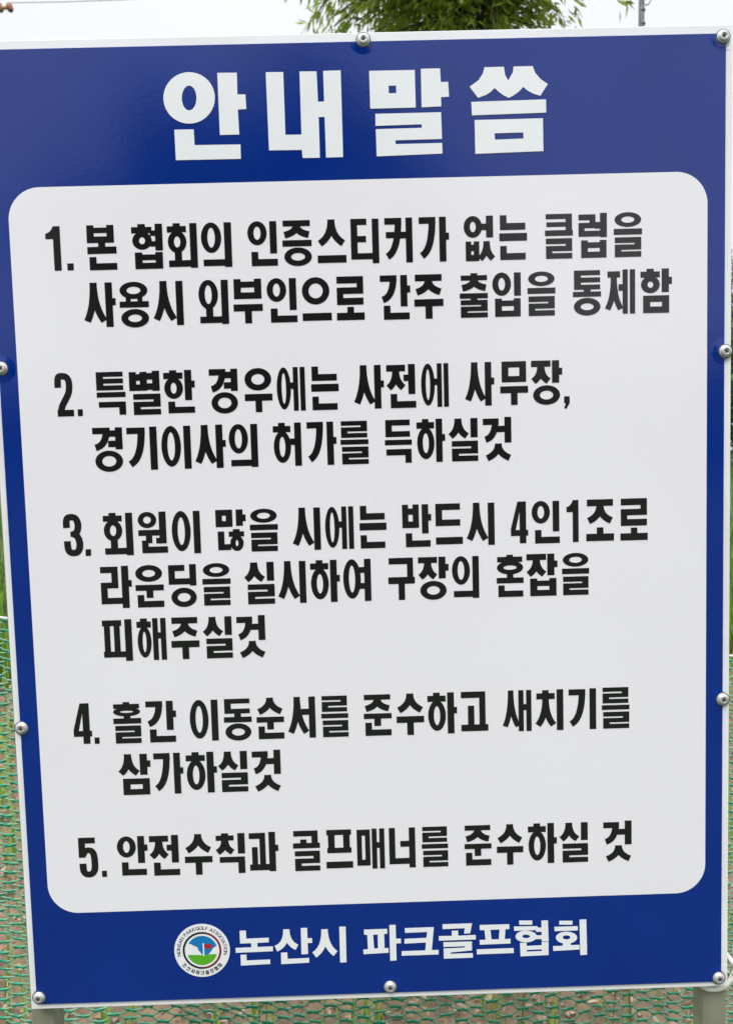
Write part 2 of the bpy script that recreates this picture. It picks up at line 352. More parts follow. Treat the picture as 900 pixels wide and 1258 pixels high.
def bieup(x0, y0, x1, y1, w=8.4, n=3, h=6.8, hb=8):
    poly([(x0, y0), (x0 + w, y0), (x0 + w, y0 + n), (x1 - w, y0 + n), (x1 - w, y0), (x1, y0), (x1, y1), (x0, y1)],
         [[(x0 + w, y0 + n + h), (x1 - w, y0 + n + h), (x1 - w, y1 - hb), (x0 + w, y1 - hb)]])
def pieup(x0, y0, x1, y1, w=7.6, h=7.2, ov=0):
    box(x0, y0, x1, y0 + h); box(x0 + 2, y0 + h - .5, x0 + 2 + w, y1 - h + .5); box(x1 - 2 - w, y0 + h - .5, x1 - 2, y1 - h + .5); box(x0 + .7, y1 - h, x1 + ov, y1)
def kieuk(x0, y0, x1, y1):
    gk(x0, y0, x1, y1); box(x0 + 1.5, y0 + 17, x1 - 2, y0 + 24.5)
# vowels
def vi(y1=54.5): box(26.6, .3, 35, y1)
def va(y1=54.5, b=19.5): poly([(24.8, 0), (33.2, 0), (33.2, b), (36.8, b), (36.8, b + 8.6), (33.2, b + 8.6), (33.2, y1), (24.8, y1)])
def veo(y1=54.5, b=19, xl=18): poly([(26.6, 0), (35, 0), (35, y1), (26.6, y1), (26.6, b + 8), (xl, b + 8), (xl, b), (26.6, b)])
def vyeo(y1, b0, b1, xl=20, h=6.5): box(26.6, 0, 35, y1); box(xl, b0, 27, b0 + h); box(xl, b1, 27, b1 + h)
def vae(y1=54.5): box(19, 0, 25.4, y1); box(28.6, 0, 35, y1); box(25, 18.5, 29, 26.5)
def ve(y1=54.5, b=19, xl=15): box(20.3, 0, 26.4, y1); box(28.8, 0, 35, y1); box(xl, b, 20.6, b + 8)
def eu(y=44, h=9): box(0, y, 35, y + h)
def vo(y=44, h=9, top=38): box(0, y, 35, y + h); box(13.3, top, 21.7, y + .5)
def vu(y, h, y1): box(0, y, 35, y + h); box(13.3, y + h - .5, 21.7, y1)
# finals
def fn(y=37.2): nieun(4, y, 35.5, 54.5, 8.2, 8.4)
def fl(y=31.5): rieul(3, y, 35, 54.5, 8, 6.6)
def fng(y=32.5): ring(2, y, 34.6, 55.6, 8, 6.6)
def fm(y=34): mieum(3, y, 34, 54.5, 8.4, 7.6)
def fb(y=33.6): bieup(3, y, 34.5, 54.5, 8.4, 2.6, 6.8, 7.4)
def fg(y=38, h=8): gs(3, y, 35, 54.5, 8, h)
D = {
'본': lambda: (bieup(0, 0, 32.5, 21.5, 8.6, 3, 6.6, 7.8), vo(26.2, 8.6, 21), nieun(2, 38.5, 35, 54.5, 8.4, 8.2)),
'협': lambda: (hieut(0, 0, 23, 31, 7.6, 6.6, 3.5, 7.5, .8), vyeo(32.4, 8, 21, 21), fb(34.4)),
'회': lambda: (hieut(0, 0, 22.5, 36, 7.2, 6.6, 3.5, 7.5), box(8.2, 35, 16.6, 46), box(1, 45, 27, 53), vi(54.5)),
'의': lambda: (ring(0, 0, 23.4, 37), box(2, 45, 27, 53), vi()),
'인': lambda: (ring(0, 0, 23.2, 29), vi(39.5), fn()),
'증': lambda: (jieut(0, 0, 34.6, 20.5, 8.4, 7.2), box(.3, 24, 34.8, 31.6), fng(33)),
'스': lambda: (sieu(0, 0, 34.6, 32, 8.6, .64), eu(43.5, 9.2)),
'티': lambda: (tieut(0, 0, 20, 49.5, 8.3, 7.6, 7), vi()),
'커': lambda: (kieuk(0, 0, 21.5, 50), veo(54.5, 17, 19)),
'가': lambda: (gk(0, 0, 20.5, 50), va()),
'없': lambda: (ring(0, 0, 21.8, 26.5, 7.4, 6.8), veo(26.5, 9.5, 19), bieup(2, 31, 18.2, 55, 6.6, 4, 7.6, 7.6), sieu(16.2, 31, 37, 55, 7.6, .62, 27)),
'는': lambda: (nieun(1, 0, 33, 18, 8.4, 8.4), eu(22, 9.4), nieun(1, 37.5, 33, 54.5, 8.2, 8.2)),
'클': lambda: (gs(1, 0, 34, 22, 8, 6.2), box(1.8, 10, 28, 15.6), box(0, 19.8, 35, 26.6), rieul(1, 29.8, 34, 54.5, 8, 6.7)),
'럽': lambda: (rieul(0, 1.5, 21, 28.5, 7.4, 7, 6), veo(29.5, 11, 20), fb(33)),
'을': lambda: (ring(1, 0, 34, 17.8, 8.4, 5), box(0, 20, 35, 27.2), rieul(1.2, 30.4, 34, 54.5, 8.2, 6.8)),
'사': lambda: (sieu(0, 0, 25.5, 50, 8.3, .6, 11.5), va()),
'용': lambda: (ring(.6, 0, 34, 21, 8.4, 6), box(7.5, 19, 13.5, 25), box(21.5, 19, 27.5, 25), box(0, 24, 35, 31.4), ring(1.2, 33.4, 34.4, 56, 8.4, 6.6)),
'시': lambda: (sieu(0, 0, 26.3, 50, 8.3, .6, 12), vi()),
'외': lambda: (ring(0, 0, 23, 36), box(8.2, 34, 16.6, 46), box(1, 45, 27, 53), vi()),
'부': lambda: (bieup(1, 0, 34, 24.5, 8.6, 3.2, 7.4, 8), vu(31, 8.6, 54.5)),
'으': lambda: (ring(0, 0, 33, 33.5, 8, 7.6), eu(44, 9.4)),
'로': lambda: (rieul(.6, 0, 34, 35, 8.2, 8.6), vo(44.6, 9.2, 37.5)),
'간': lambda: (gk(0, 0, 20.5, 33, 8.2, 7.8), va(38.5, 13), fn()),
'주': lambda: (jieut(0, 0, 34.6, 24.6, 8.6, 8.2), vu(30.4, 8.8, 54.5)),
'출': lambda: (chieut(.4, 0, 35, 21, 8.4, 6.2, 2.6), box(0, 24.6, 34.4, 31), box(13.3, 30, 21.7, 33.6), rieul(1, 33, 34, 54.5, 8.2, 6)),
'입': lambda: (ring(0, 0, 23, 28.6), vi(29), fb(32)),
'통': lambda: (tieut(1.4, 0, 33.4, 23.6, 8.4, 6), box(13.3, 23, 21.7, 27), box(0, 26.2, 34.4, 32.4), ring(1, 33.8, 33.6, 55.6, 8.2, 6.6)),
'제': lambda: (box(2.6, 2, 17.4, 9.6), sieu(0, 8, 20.6, 51, 7, .62, 10), ve(54.5, 18, 15.5)),
'함': lambda: (hieut(0, 0, 22.6, 30, 7.6, 6.6, 3.4, 7.4), va(29, 10.5), mieum(3, 33, 33.6, 54.5, 8.4, 7.8)),
'특': lambda: (tieut(0, 0, 32.4, 22.8, 8.6, 6), box(0, 25.2, 34.8, 31.6), gs(2, 37.2, 34.6, 53.6, 8.2, 7)),
'별': lambda: (bieup(0, 1, 20.6, 24.5, 8.2, 2.6, 8.4, 8), vyeo(25, 2.6, 15.4, 20, 8.2), rieul(4, 28.4, 35.4, 54.5, 8.2, 7)),
'한': lambda: (hieut(0, 0, 22.8, 35.6, 7.6, 6.4, 3, 7.8), va(37.6, 13.4), nieun(4.6, 39, 36, 53.5, 8.2, 7.8)),
'경': lambda: (gk(0, 0, 20.6, 28, 8.2, 8), vyeo(27.6, 3.6, 16.6, 18, 8), fng(29)),
'우': lambda: (ring(.4, 0, 34.2, 28, 8.6, 7.4), vu(32.2, 8.6, 55)),
'에': lambda: (ring(0, 0, 17.4, 52.5, 6, 7), ve(54.5, 19, 15.4)),
'전': lambda: (jieut(0, .6, 23.6, 32, 8.4, 8.2, .4), veo(37.4, 13, 21), nieun(5, 36.8, 35.8, 54.5, 8, 8.4)),
'무': lambda: (mieum(2, 0, 32.8, 26, 8.6, 7.6), vu(31, 8.6, 54.5)),
'장': lambda: (jieut(0, 0, 23.6, 28.6, 8.4, 7.8, .4), va(28, 9.5), ring(2.4, 31, 34, 55.4, 8, 6.6)),
'기': lambda: (gk(0, 1, 21.4, 50), vi()),
'이': lambda: (ring(0, 0, 23.2, 51.4, 7.2, 8), vi()),
'허': lambda: (hieut(0, 0, 22, 50.4, 7, 7.4, 4, 7.8), veo(54.5, 20, 20)),
'를': lambda: (rieul(1, 0, 33.4, 21, 8.2, 5.7), box(0, 23.4, 34.6, 29.6), rieul(1.6, 32.4, 34.4, 54.5, 8.2, 6.1)),
'득': lambda: (digeut(1, 0, 32.6, 21.6, 8.4, 7.2), box(0, 25.2, 34.8, 31.8), gs(1.6, 37, 34.2, 54.5, 8.2, 7.8)),
'하': lambda: (hieut(0, 0, 22.8, 50.6, 7.2, 7.6, 4, 8), va()),
'실': lambda: (sieu(0, .6, 25.2, 25.4, 8.2, .64, 12), vi(24.6), rieul(4.2, 28.8, 35.2, 54.5, 8.2, 7)),
'것': lambda: (gk(0, 1.6, 19.6, 31, 8.2, 8), veo(32.4, 11, 14), sieu(1.8, 33.4, 35.6, 54.5, 8.4, .6)),
'원': lambda: (ring(0, 0, 22.6, 20.6, 6.6, 5.8), box(0, 23, 27, 30.4), box(9, 30, 16.8, 40), box(25.6, 0, 34.2, 40.6), box(21.4, 33.4, 26, 40.6), nieun(4, 36.4, 35.4, 52.6, 8, 8.2)),
'많': lambda: (mieum(0, 0, 20.6, 22, 8, 7.6), va(21, 6.6), nieun(2, 27.6, 18, 51.6, 8, 7.6), hieut(15.4, 25, 34.2, 53, 6.4, 6, 3, 6.6, 1.6)),
'반': lambda: (bieup(0, 0, 21.2, 30, 7.8, 5, 8, 8.4), va(37.4, 12.6), fn(36.6)),
'드': lambda: (digeut(0, 0, 32, 28.6, 8.6, 8.2), eu(43, 9.2)),
'조': lambda: (jieut(0, 0, 34.8, 30.6, 9, 8.6, 1), vo(44, 9.4, 36)),
'라': lambda: (rieul(0, .8, 20.8, 49, 7.8, 8, 4.4), va(54.5, 18.6)),
'운': lambda: (ring(.4, 0, 33.6, 21.6, 8.6, 6.2), box(0, 25.4, 35, 33), box(13.3, 32, 21.7, 42.4), nieun(2, 38.4, 34.8, 54.5, 8.2, 8.2)),
'딩': lambda: (digeut(0, 1, 20.6, 26.2, 8.2, 7.8, 7), vi(28), ring(2.6, 30.4, 34.8, 55.4, 8, 6.8)),
'여': lambda: (ring(0, 0, 22.2, 51, 7.2, 8), vyeo(54.5, 10.4, 31, 18.6, 7.6)),
'구': lambda: (gs(1, 0, 33, 27, 8, 8.2), vu(24.8, 8.8, 54.5)),
'혼': lambda: (hieut(1, 0, 33.6, 25.4, 8.4, 6, 2.6, 7, -.4), vo(29.6, 7.2, 24.8), nieun(2, 39.4, 34.4, 54.5, 8.2, 8)),
'잡': lambda: (jieut(0, 0, 24.2, 29, 8.4, 8, .6), va(28, 9), bieup(4.6, 31.6, 35.4, 54.5, 8.4, 3, 7, 7.8)),
'피': lambda: (pieup(0, 1.2, 22.8, 49.6, 7.2, 7.6, 6), vi()),
'해': lambda: (hieut(0, 0, 17.2, 51, 6, 7, 4, 8), vae()),
'홀': lambda: (hieut(.6, 0, 33.2, 18.8, 8.6, 4.6, 2.6, 6, -.4), vo(21.4, 7.2, 18.2), rieul(2, 31.2, 34.4, 54.5, 8.2, 6.6)),
'동': lambda: (digeut(1, 0, 33, 19.6, 8.4, 6.4), vo(24, 7.2, 18.8), ring(1.4, 32.6, 34, 55.4, 8.2, 6.6)),
'순': lambda: (sieu(0, 0, 34.8, 21.4, 8.6, .6), box(0, 25.2, 35, 32.6), box(13.3, 32, 21.7, 42), nieun(2, 37.6, 34.8, 54.5, 8.2, 8.2)),
'서': lambda: (sieu(0, 0, 26, 50, 8.2, .6, 11.6), veo(54.5, 16, 17)),
'준': lambda: (jieut(0, 0, 34.8, 21.6, 8.6, 7, 1), box(.4, 25, 35, 32), box(13.3, 31, 21.7, 41.6), nieun(2, 37, 34.4, 54.5, 8.2, 8.2)),
'수': lambda: (sieu(0, 0, 34.8, 25, 8.8, .6), vu(30, 8.6, 55)),
'고': lambda: (gs(0, 0, 31.6, 45, 8, 8.4), box(8.8, 18.6, 17, 44), box(0, 43.6, 35, 52.4)),
'새': lambda: (sieu(0, 0, 20.8, 50, 6.8, .62, 9.6), vae()),
'치': lambda: (chieut(0, 1, 25.4, 50, 8.2, 8, 4), vi()),
'삼': lambda: (sieu(0, 0, 25, 28.4, 8.2, .66, 11.4), va(28, 9), mieum(5, 32.6, 35.2, 54.5, 8.2, 7.8)),
'안': lambda: (ring(0, 0, 22.8, 28.6), va(36.6, 11.6), nieun(5, 35, 34.8, 53, 8, 8.4)),
'칙': lambda: (chieut(0, 0, 23.4, 28.4, 8.2, 7, 3), vi(28), gs(5, 32, 34.6, 54.5, 8, 7.8)),
'과': lambda: (gs(0, 1, 20.6, 44, 7.4, 8), box(3.4, 20, 10.6, 44), box(.4, 43.4, 26, 51.8), va(53.4, 17.6)),
'골': lambda: (gs(.8, 0, 32, 20, 8, 7.6), box(9.4, 11.8, 17.6, 18), box(0, 16.6, 34.6, 23.8), rieul(2, 27.4, 34.2, 54.5, 8.4, 7)),
'프': lambda: (pieup(1, 0, 33.4, 31.6, 8.6, 7.2), eu(43.2, 9)),
'매': lambda: (mieum(0, 1, 16.8, 50, 6.4, 8.2), vae()),
'너': lambda: (nieun(0, 0, 27, 49.4, 8.2, 8.2), veo(54.5, 18, 15)),
'1': lambda: poly([(9.6, 0), (18, 0), (18, 54), (9.2, 54), (9.2, 15.4), (0, 15.4), (0, 9), (4.5, 7.2), (7.6, 4)]),
'2': lambda: (sweep(bez([(4.2, 18), (4.2, 3.6), (4.6, 3.4), (11, 3.9)], 8)[:-1] + bez([(11, 3.9), (19.4, 4), (19.6, 14), (17.6, 24)], 8) + bez([(17.6, 24), (14.6, 33), (7.5, 39), (7, 48)], 8), 8.2, 8.2), box(2.4, 45.8, 23, 54)),
'3': lambda: (sweep(bez([(4.2, 17.6), (3.2, 3.6), (6, 3.8), (11.5, 4)], 9)[:-1] + bez([(11.5, 4), (20, 4), (20, 24), (13, 25.4)], 10), 8.2, 8.2), sweep(bez([(11.5, 25.5), (20.6, 25.8), (22.4, 49.6), (12.4, 49.8)], 12)[:-1] + bez([(12.4, 49.8), (5.4, 50), (4.2, 47), (4.2, 34.5)], 9), 8.4, 8.2), box(8.4, 22.2, 15, 29)),
'4': lambda: (poly([(8.4, 0), (18.8, 0), (18.8, 36.4), (21.2, 36.4), (21.2, 44), (18.8, 44), (18.8, 53.6), (10.8, 53.6), (10.8, 44), (0, 44), (0, 35)], [[(10.8, 13), (6, 36.4), (10.8, 36.4)]])),
'5': lambda: (poly([(0, 0), (20, 0), (20, 8), (8, 8), (8, 27), (0, 27)]), sweep(bez([(5.2, 24), (7, 16), (12, 17), (13, 17.2)], 6)[:-1] + bez([(13, 17.2), (19.4, 17.6), (18.6, 30), (18.8, 38)], 8)[:-1] + bez([(18.8, 38), (18.8, 50.6), (11.6, 50), (11.4, 50)], 8)[:-1] + bez([(11.4, 50), (4.2, 50), (4.4, 44), (4.4, 35)], 8), 7.8, 8.2)),
'.': lambda: box(0, 45.5, 7.3, 54),
',': lambda: poly([(0, 45.5), (7, 45.5), (7, 54), (2.6, 61.5), (0, 60), (2.2, 54), (0, 54)]),
}
def glyph(c):
    P.clear(); D[c](); out = list(P)
    xs = [p[0] for o, h in out for p in o]
    return out, min(xs), max(xs)

# line: text, top in metres below the top of the board, ink bounds of each character in 0.1 mm
LINES = [
 ('1.본협회의인증스티커가없는클럽을', 0.2165, 'first line of rule one, on golf clubs without a certification sticker',
  [737,912,981,1056,1229,1578,1762,2133,2188,2544,2592,2956,3149,3503,3565,3915,3983,4328,4386,4723,4793,5127,5206,5567,5745,6119,6172,6507,6724,7060,7129,7471,7554,7896]),
 ('사용시외부인으로간주출입을통제함', 0.2840, 'second line of rule one, in bold black Korean',
  [1149,1537,1583,1934,1983,2347,2534,2891,2950,3302,3355,3716,3779,4131,4193,4529,4721,5086,5132,5484,5683,6023,6079,6424,6504,6843,7055,7396,7442,7810,7876,8258]),
 ('2.특별한경우에는사전에사무장,', 0.3905, 'first line of rule two, ending in a comma',
  [747,967,1012,1073,1252,1601,1650,2022,2066,2443,2618,2963,3044,3380,3436,3781,3854,4188,4371,4739,4769,5128,5192,5527,5725,6084,6156,6496,6536,6916,6936,7004]),
 ('경기이사의허가를득하실것', 0.4575, 'second line of rule two, in bold black Korean',
  [1174,1536,1588,1954,2006,2365,2410,2791,2829,3180,3369,3712,3782,4142,4190,4532,4733,5063,5123,5472,5512,5873,5936,6284]),
 ('3.회원이많을시에는반드시4인1조로', 0.5618, 'first line of rule three, with the digits 4 and 1 in it',
  [757,994,1017,1084,1248,1608,1674,2030,2086,2435,2627,2998,3045,3390,3565,3913,3971,4322,4394,4726,4922,5280,5333,5666,5712,6061,6261,6476,6521,6867,6952,7101,7195,7540,7619,7959]),
 ('라운딩을실시하여구장의혼잡을', 0.6275, 'second line of rule three, in bold black Korean',
  [1182,1564,1608,1956,2019,2360,2435,2782,2950,3323,3364,3713,3769,4133,4174,4518,4731,5061,5104,5482,5523,5857,6076,6411,6448,6834,6890,7228]),
 ('피해주실것', 0.6940, 'third and shortest line of rule three',
  [1171,1535,1596,1957,2018,2366,2412,2775,2833,3186]),
 ('4.홀간이동순서를준수하고새치기를', 0.7990, 'first line of rule four, in bold black Korean',
  [750,978,1005,1066,1250,1597,1658,2036,2204,2557,2629,2977,3038,3381,3427,3775,3848,4186,4381,4730,4791,5137,5182,5552,5603,5943,6123,6488,6535,6890,6957,7303,7375,7723]),
 ('삼가하실것', 0.8658, 'second and short line of rule four',
  [1279,1686,1725,2095,2130,2517,2531,2901,2959,3318]),
 ('5.안전수칙과골프매너를준수하실것', 0.9722, 'the only line of rule five, lowest of the black lines',
  [728,968,1009,1071,1213,1598,1619,1997,2064,2413,2457,2829,2882,3251,3437,3779,3854,4193,4247,4598,4656,4989,5070,5405,5614,5957,6025,6362,6423,6791,6823,7188,7384,7745]),
]
# outlines in 0.01 mm on the board: (outer, holes)
TITLE = [[([(28256,7264),(28200,7724),(28070,8172),(27870,8595),(27604,8984),(27279,9330),(26903,9622),(26485,9855),(26036,10023),(25567,10120),(25088,10145),(24613,10098),(24153,9979),(23719,9791),(23322,9539),(22972,9229),(22678,8870),(22446,8469),(22282,8038),(22191,7585),(22174,7124),(22232,6664),(22364,6218),(22565,5796),(22831,5409),(23156,5066),(23531,4775),(23948,4544),(24395,4378),(24863,4281),(25339,4256),(25812,4303),(26270,4421),(26703,4607),(27099,4856),(27449,5164),(27745,5521),(27978,5920),(28143,6351),(28237,6803)],[[(26078,7227),(26058,7449),(26017,7665),(25957,7870),(25878,8058),(25783,8225),(25673,8368),(25552,8482),(25423,8564),(25289,8613),(25153,8627),(25018,8607),(24888,8552),(24767,8463),(24656,8344),(24559,8197),(24478,8026),(24415,7834),(24372,7627),(24350,7410),(24349,7188),(24369,6966),(24410,6750),(24471,6546),(24550,6358),(24645,6191),(24754,6049),(24875,5936),(25004,5854),(25138,5805),(25273,5791),(25408,5811),(25537,5866),(25659,5954),(25770,6073),(25867,6219),(25948,6390),(26011,6582),(26054,6788),(26077,7005)]]),([(28649,4412),(30963,4437),(30924,6920),(31873,6942),(31922,8622),(30914,8653),(30972,11535),(28673,11535)],[]),([(23296,10810),(25592,10810),(25628,12635),(31069,12682),(31062,14348),(23339,14328)],[])],
  [([(34366,4461),(36432,4481),(36439,11691),(38349,11708),(38360,4470),(40371,4489),(40431,7978),(41160,7968),(41155,4453),(43224,4446),(43218,14419),(41189,14426),(41162,9733),(40460,9744),(40457,14436),(38402,14414),(38347,13483),(34440,13444)],[])],
  [([(46588,4576),(51992,4591),(52009,8898),(46615,8908)],[[(48841,6330),(49738,6323),(49745,7190),(48847,7197)]]),([(52723,4472),(54993,4470),(55046,6039),(55917,6032),(55996,7741),(55040,7773),(55047,8832),(52712,8887)],[]),([(47189,9520),(55006,9511),(55057,12594),(49503,12626),(49521,13064),(55076,13059),(55080,14291),(47231,14433),(47199,11290),(52689,11255),(52670,10845),(47181,10908)],[])],
  [([(60266,4454),(60058,5179),(59541,5925),(58461,6659),(59451,7956),(60413,7625),(60981,7286),(61437,6862),(61909,7307),(62521,7755),(63108,8040),(63789,7703),(64357,7309),(64841,6805),(65342,7250),(66042,7619),(66856,7882),(67771,6546),(66905,5957),(66294,5240),(65994,4449),(63719,4451),(63626,5125),(63052,6032),(62695,5374),(62568,4452)],[]),([(58628,8399),(67528,8305),(67540,9830),(58686,9950)],[]),([(58986,10502),(67138,10474),(67154,14277),(59005,14412)],[[(61331,12086),(64776,12057),(64796,12769),(61376,12825)]])]]
FOOTER = [[([(27183,110143),(27983,110134),(27995,111225),(30869,111181),(30864,111799),(29382,111838),(29380,112384),(31350,112363),(31344,113019),(26584,113068),(26592,112413),(28595,112393),(28598,111847),(27188,111851)],[]),([(27183,113345),(27932,113353),(27938,114138),(30940,114099),(30936,114720),(27180,114805)],[])],
  [([(32751,110130),(32727,110593),(32665,110980),(32568,111313),(32440,111592),(32282,111823),(32092,112013),(31865,112168),(31565,112301),(31879,113071),(32241,112907),(32590,112669),(32888,112370),(33130,112015),(33316,111613),(33445,111167),(33523,110681),(33550,110175)],[]),([(32768,110177),(32795,110640),(32866,111089),(32982,111504),(33145,111883),(33358,112224),(33619,112520),(33924,112767),(34244,112951),(34612,112247),(34343,112096),(34137,111929),(33964,111732),(33818,111500),(33701,111228),(33613,110913),(33556,110552),(33533,110128)],[]),([(35000,110036),(35801,110028),(35809,111428),(36384,111430),(36399,112068),(35805,112083),(35811,113542),(34972,113567)],[]),([(32348,113237),(33151,113229),(33191,114106),(35934,114058),(35932,114697),(32347,114789)],[])],
  [([(37605,110290),(37586,110873),(37526,111384),(37427,111837),(37291,112234),(37120,112577),(36915,112869),(36675,113116),(36368,113340),(36851,114056),(37212,113789),(37549,113442),(37832,113039),(38059,112584),(38231,112081),(38351,111534),(38420,110941),(38440,110321)],[]),([(37623,110329),(37655,110906),(37730,111460),(37846,111976),(38006,112453),(38212,112890),(38463,113285),(38761,113634),(39080,113915),(39595,113273),(39320,113033),(39099,112774),(38908,112475),(38747,112132),(38616,111744),(38518,111309),(38453,110826),(38422,110282)],[]),([(39913,110027),(40732,110037),(40701,114812),(39895,114838)],[])],
  [([(43055,110519),(46022,110514),(46023,111169),(45621,111191),(45626,113087),(46133,113087),(46135,113726),(42914,113813),(42914,113192),(43509,113140),(43455,111242),(43055,111192)],[[(44205,111251),(44799,111235),(44787,113076),(44297,113095)]]),([(46313,110015),(47116,110007),(47124,111864),(47753,111886),(47756,112506),(47126,112520),(47124,114785),(46318,114811)],[])],
  [([(48292,110503),(51995,110487),(51687,113558),(52545,113552),(52533,114173),(47804,114187),(47818,113567),(50846,113564),(50956,112509),(48191,112576),(48206,111938),(51040,111892),(51126,111112),(48295,111140)],[])],
  [([(53121,110145),(56913,110150),(56646,111470),(55858,111497),(55958,110772),(53125,110800)],[]),([(54292,111059),(55096,111051),(55101,111744),(57342,111713),(57349,112334),(52622,112331),(52617,111711),(54296,111734)],[]),([(53195,112552),(56837,112571),(56834,113777),(54097,113954),(54093,114137),(56933,114128),(56940,114750),(53205,114764),(53196,113392),(55912,113360),(55916,113178),(53183,113191)],[])],
  [([(57889,110403),(61685,110427),(61676,111082),(61186,111083),(61062,112392),(61799,112381),(61790,113020),(57845,113045),(57856,112406),(58609,112396),(58489,111116),(57895,111095)],[[(59242,111106),(60415,111092),(60309,112383),(59380,112387)]]),([(57450,113652),(62185,113637),(62211,114315),(57456,114329)],[])],
  [([(62952,109980),(64631,110039),(64625,110603),(62944,110544)],[]),([(62276,110757),(65323,110809),(65317,111338),(62286,111340)],[]),([(65185,112190),(65167,112312),(65115,112430),(65032,112541),(64919,112642),(64778,112731),(64614,112805),(64430,112863),(64231,112903),(64022,112925),(63808,112927),(63594,112910),(63386,112874),(63188,112819),(63006,112749),(62844,112663),(62706,112564),(62595,112455),(62515,112339),(62466,112217),(62451,112094),(62470,111972),(62521,111854),(62605,111743),(62718,111642),(62858,111554),(63023,111480),(63206,111422),(63405,111382),(63614,111360),(63827,111358),(64041,111375),(64249,111411),(64447,111465),(64629,111536),(64791,111622),(64929,111720),(65040,111829),(65121,111946),(65170,112067)],[[(64309,112141),(64302,112178),(64284,112214),(64254,112247),(64213,112277),(64163,112304),(64104,112326),(64038,112343),(63967,112355),(63892,112361),(63815,112361),(63738,112355),(63664,112344),(63593,112327),(63527,112306),(63469,112279),(63419,112249),(63380,112216),(63350,112181),(63333,112144),(63327,112107),(63334,112070),(63352,112034),(63382,112001),(63423,111971),(63473,111944),(63532,111922),(63598,111905),(63669,111893),(63744,111887),(63821,111887),(63898,111892),(63972,111904),(64043,111920),(64109,111942),(64167,111968),(64217,111999),(64257,112032),(64286,112067),(64303,112104)]]),([(65804,110080),(66645,110073),(66704,112883),(65826,112889),(65812,112559),(65058,112551),(65029,112039),(65818,112030),(65806,111574),(65104,111585),(65111,111002),(65812,111009)],[]),([(63018,112972),(63860,112965),(63873,113404),(65803,113381),(65790,112960),(66686,112956),(66685,114730),(63065,114785)],[[(63883,113954),(65815,113931),(65813,114150),(63898,114174)]])],
  [([(68098,110178),(69797,110238),(69793,110766),(68093,110706)],[]),([(67460,110975),(70458,110971),(70471,111555),(67489,111560)],[]),([(70376,112519),(70358,112645),(70307,112765),(70224,112879),(70111,112983),(69971,113074),(69807,113150),(69623,113209),(69424,113251),(69215,113273),(69000,113275),(68786,113258),(68577,113221),(68379,113165),(68197,113093),(68034,113005),(67895,112904),(67784,112793),(67703,112674),(67654,112549),(67639,112423),(67657,112298),(67708,112177),(67791,112064),(67904,111960),(68045,111869),(68209,111793),(68392,111734),(68591,111693),(68800,111671),(69014,111668),(69228,111686),(69436,111722),(69634,111777),(69817,111850),(69980,111937),(70118,112038),(70230,112149),(70311,112269),(70360,112393)],[[(69499,112452),(69492,112495),(69474,112536),(69444,112574),(69404,112610),(69353,112641),(69294,112666),(69228,112687),(69157,112701),(69082,112708),(69005,112709),(68928,112702),(68853,112690),(68782,112671),(68717,112646),(68658,112616),(68609,112582),(68569,112544),(68539,112503),(68522,112460),(68516,112417),(68523,112375),(68541,112334),(68571,112295),(68611,112260),(68662,112229),(68721,112203),(68786,112183),(68858,112169),(68933,112161),(69010,112161),(69087,112167),(69161,112180),(69233,112198),(69298,112223),(69356,112253),(69406,112288),(69446,112326),(69475,112366),(69493,112409)]]),([(68527,113167),(69546,113166),(69543,113495),(70667,113480),(70680,114121),(67288,114202),(67259,113543),(68524,113532)],[]),([(70692,110105),(71569,110099),(71642,114852),(70763,114875)],[])]]


def letters(g, a, b, vt, hh=.0527):
    out, gx0, gx1 = glyph(g)
    f = lambda p: (a + (p[0] - gx0) / (gx1 - gx0) * (b - a), vt + p[1] / 54.5 * hh)
    return [([f(p) for p in o], [[f(p) for p in q] for q in h]) for o, h in out]
for text, vt, label, xb in LINES:
    parts = []
    for i, ch in enumerate(text):
        parts.append(letters(ch, xb[2 * i] * 1e-4, xb[2 * i + 1] * 1e-4, vt))
    # within a character the strokes step up; between characters they start again
    for name, gl, lab in (('rule_number', parts[:2], 'number at the start of rule ' + text[0]), ('text_line', parts[2:], label)) if text[1] == '.' else (('text_line', parts, label),):
     allv, allf = [], []
     for g in gl:
        o = flat('tmp', g, Z0, M_BLACK, sign); me = o.data; b = len(allv)
        allv += [tuple(v.co) for v in me.vertices]; allf += [[b + i for i in p.vertices] for p in me.polygons]
        bpy.data.objects.remove(o); bpy.data.meshes.remove(me)
     off = parent_world(sign)
     o = make(name, [tuple(Vector(v) + off) for v in allv], allf, M_BLACK, sign); o['label'] = lab
TN = ['first', 'second', 'third', 'last']
U = lambda G: [([(x * 1e-5, y * 1e-5) for x, y in o], [[(x * 1e-5, y * 1e-5) for x, y in q] for q in h]) for o, h in G]
for g, n in zip(TITLE, TN): flat('title_letter', U(g), Z0, M_LET, sign, label=n + ' large white syllable of the title')
flat('association_name', [q for g in FOOTER for q in U(g)], Z0, M_LET, sign, label='white association name along the bottom')

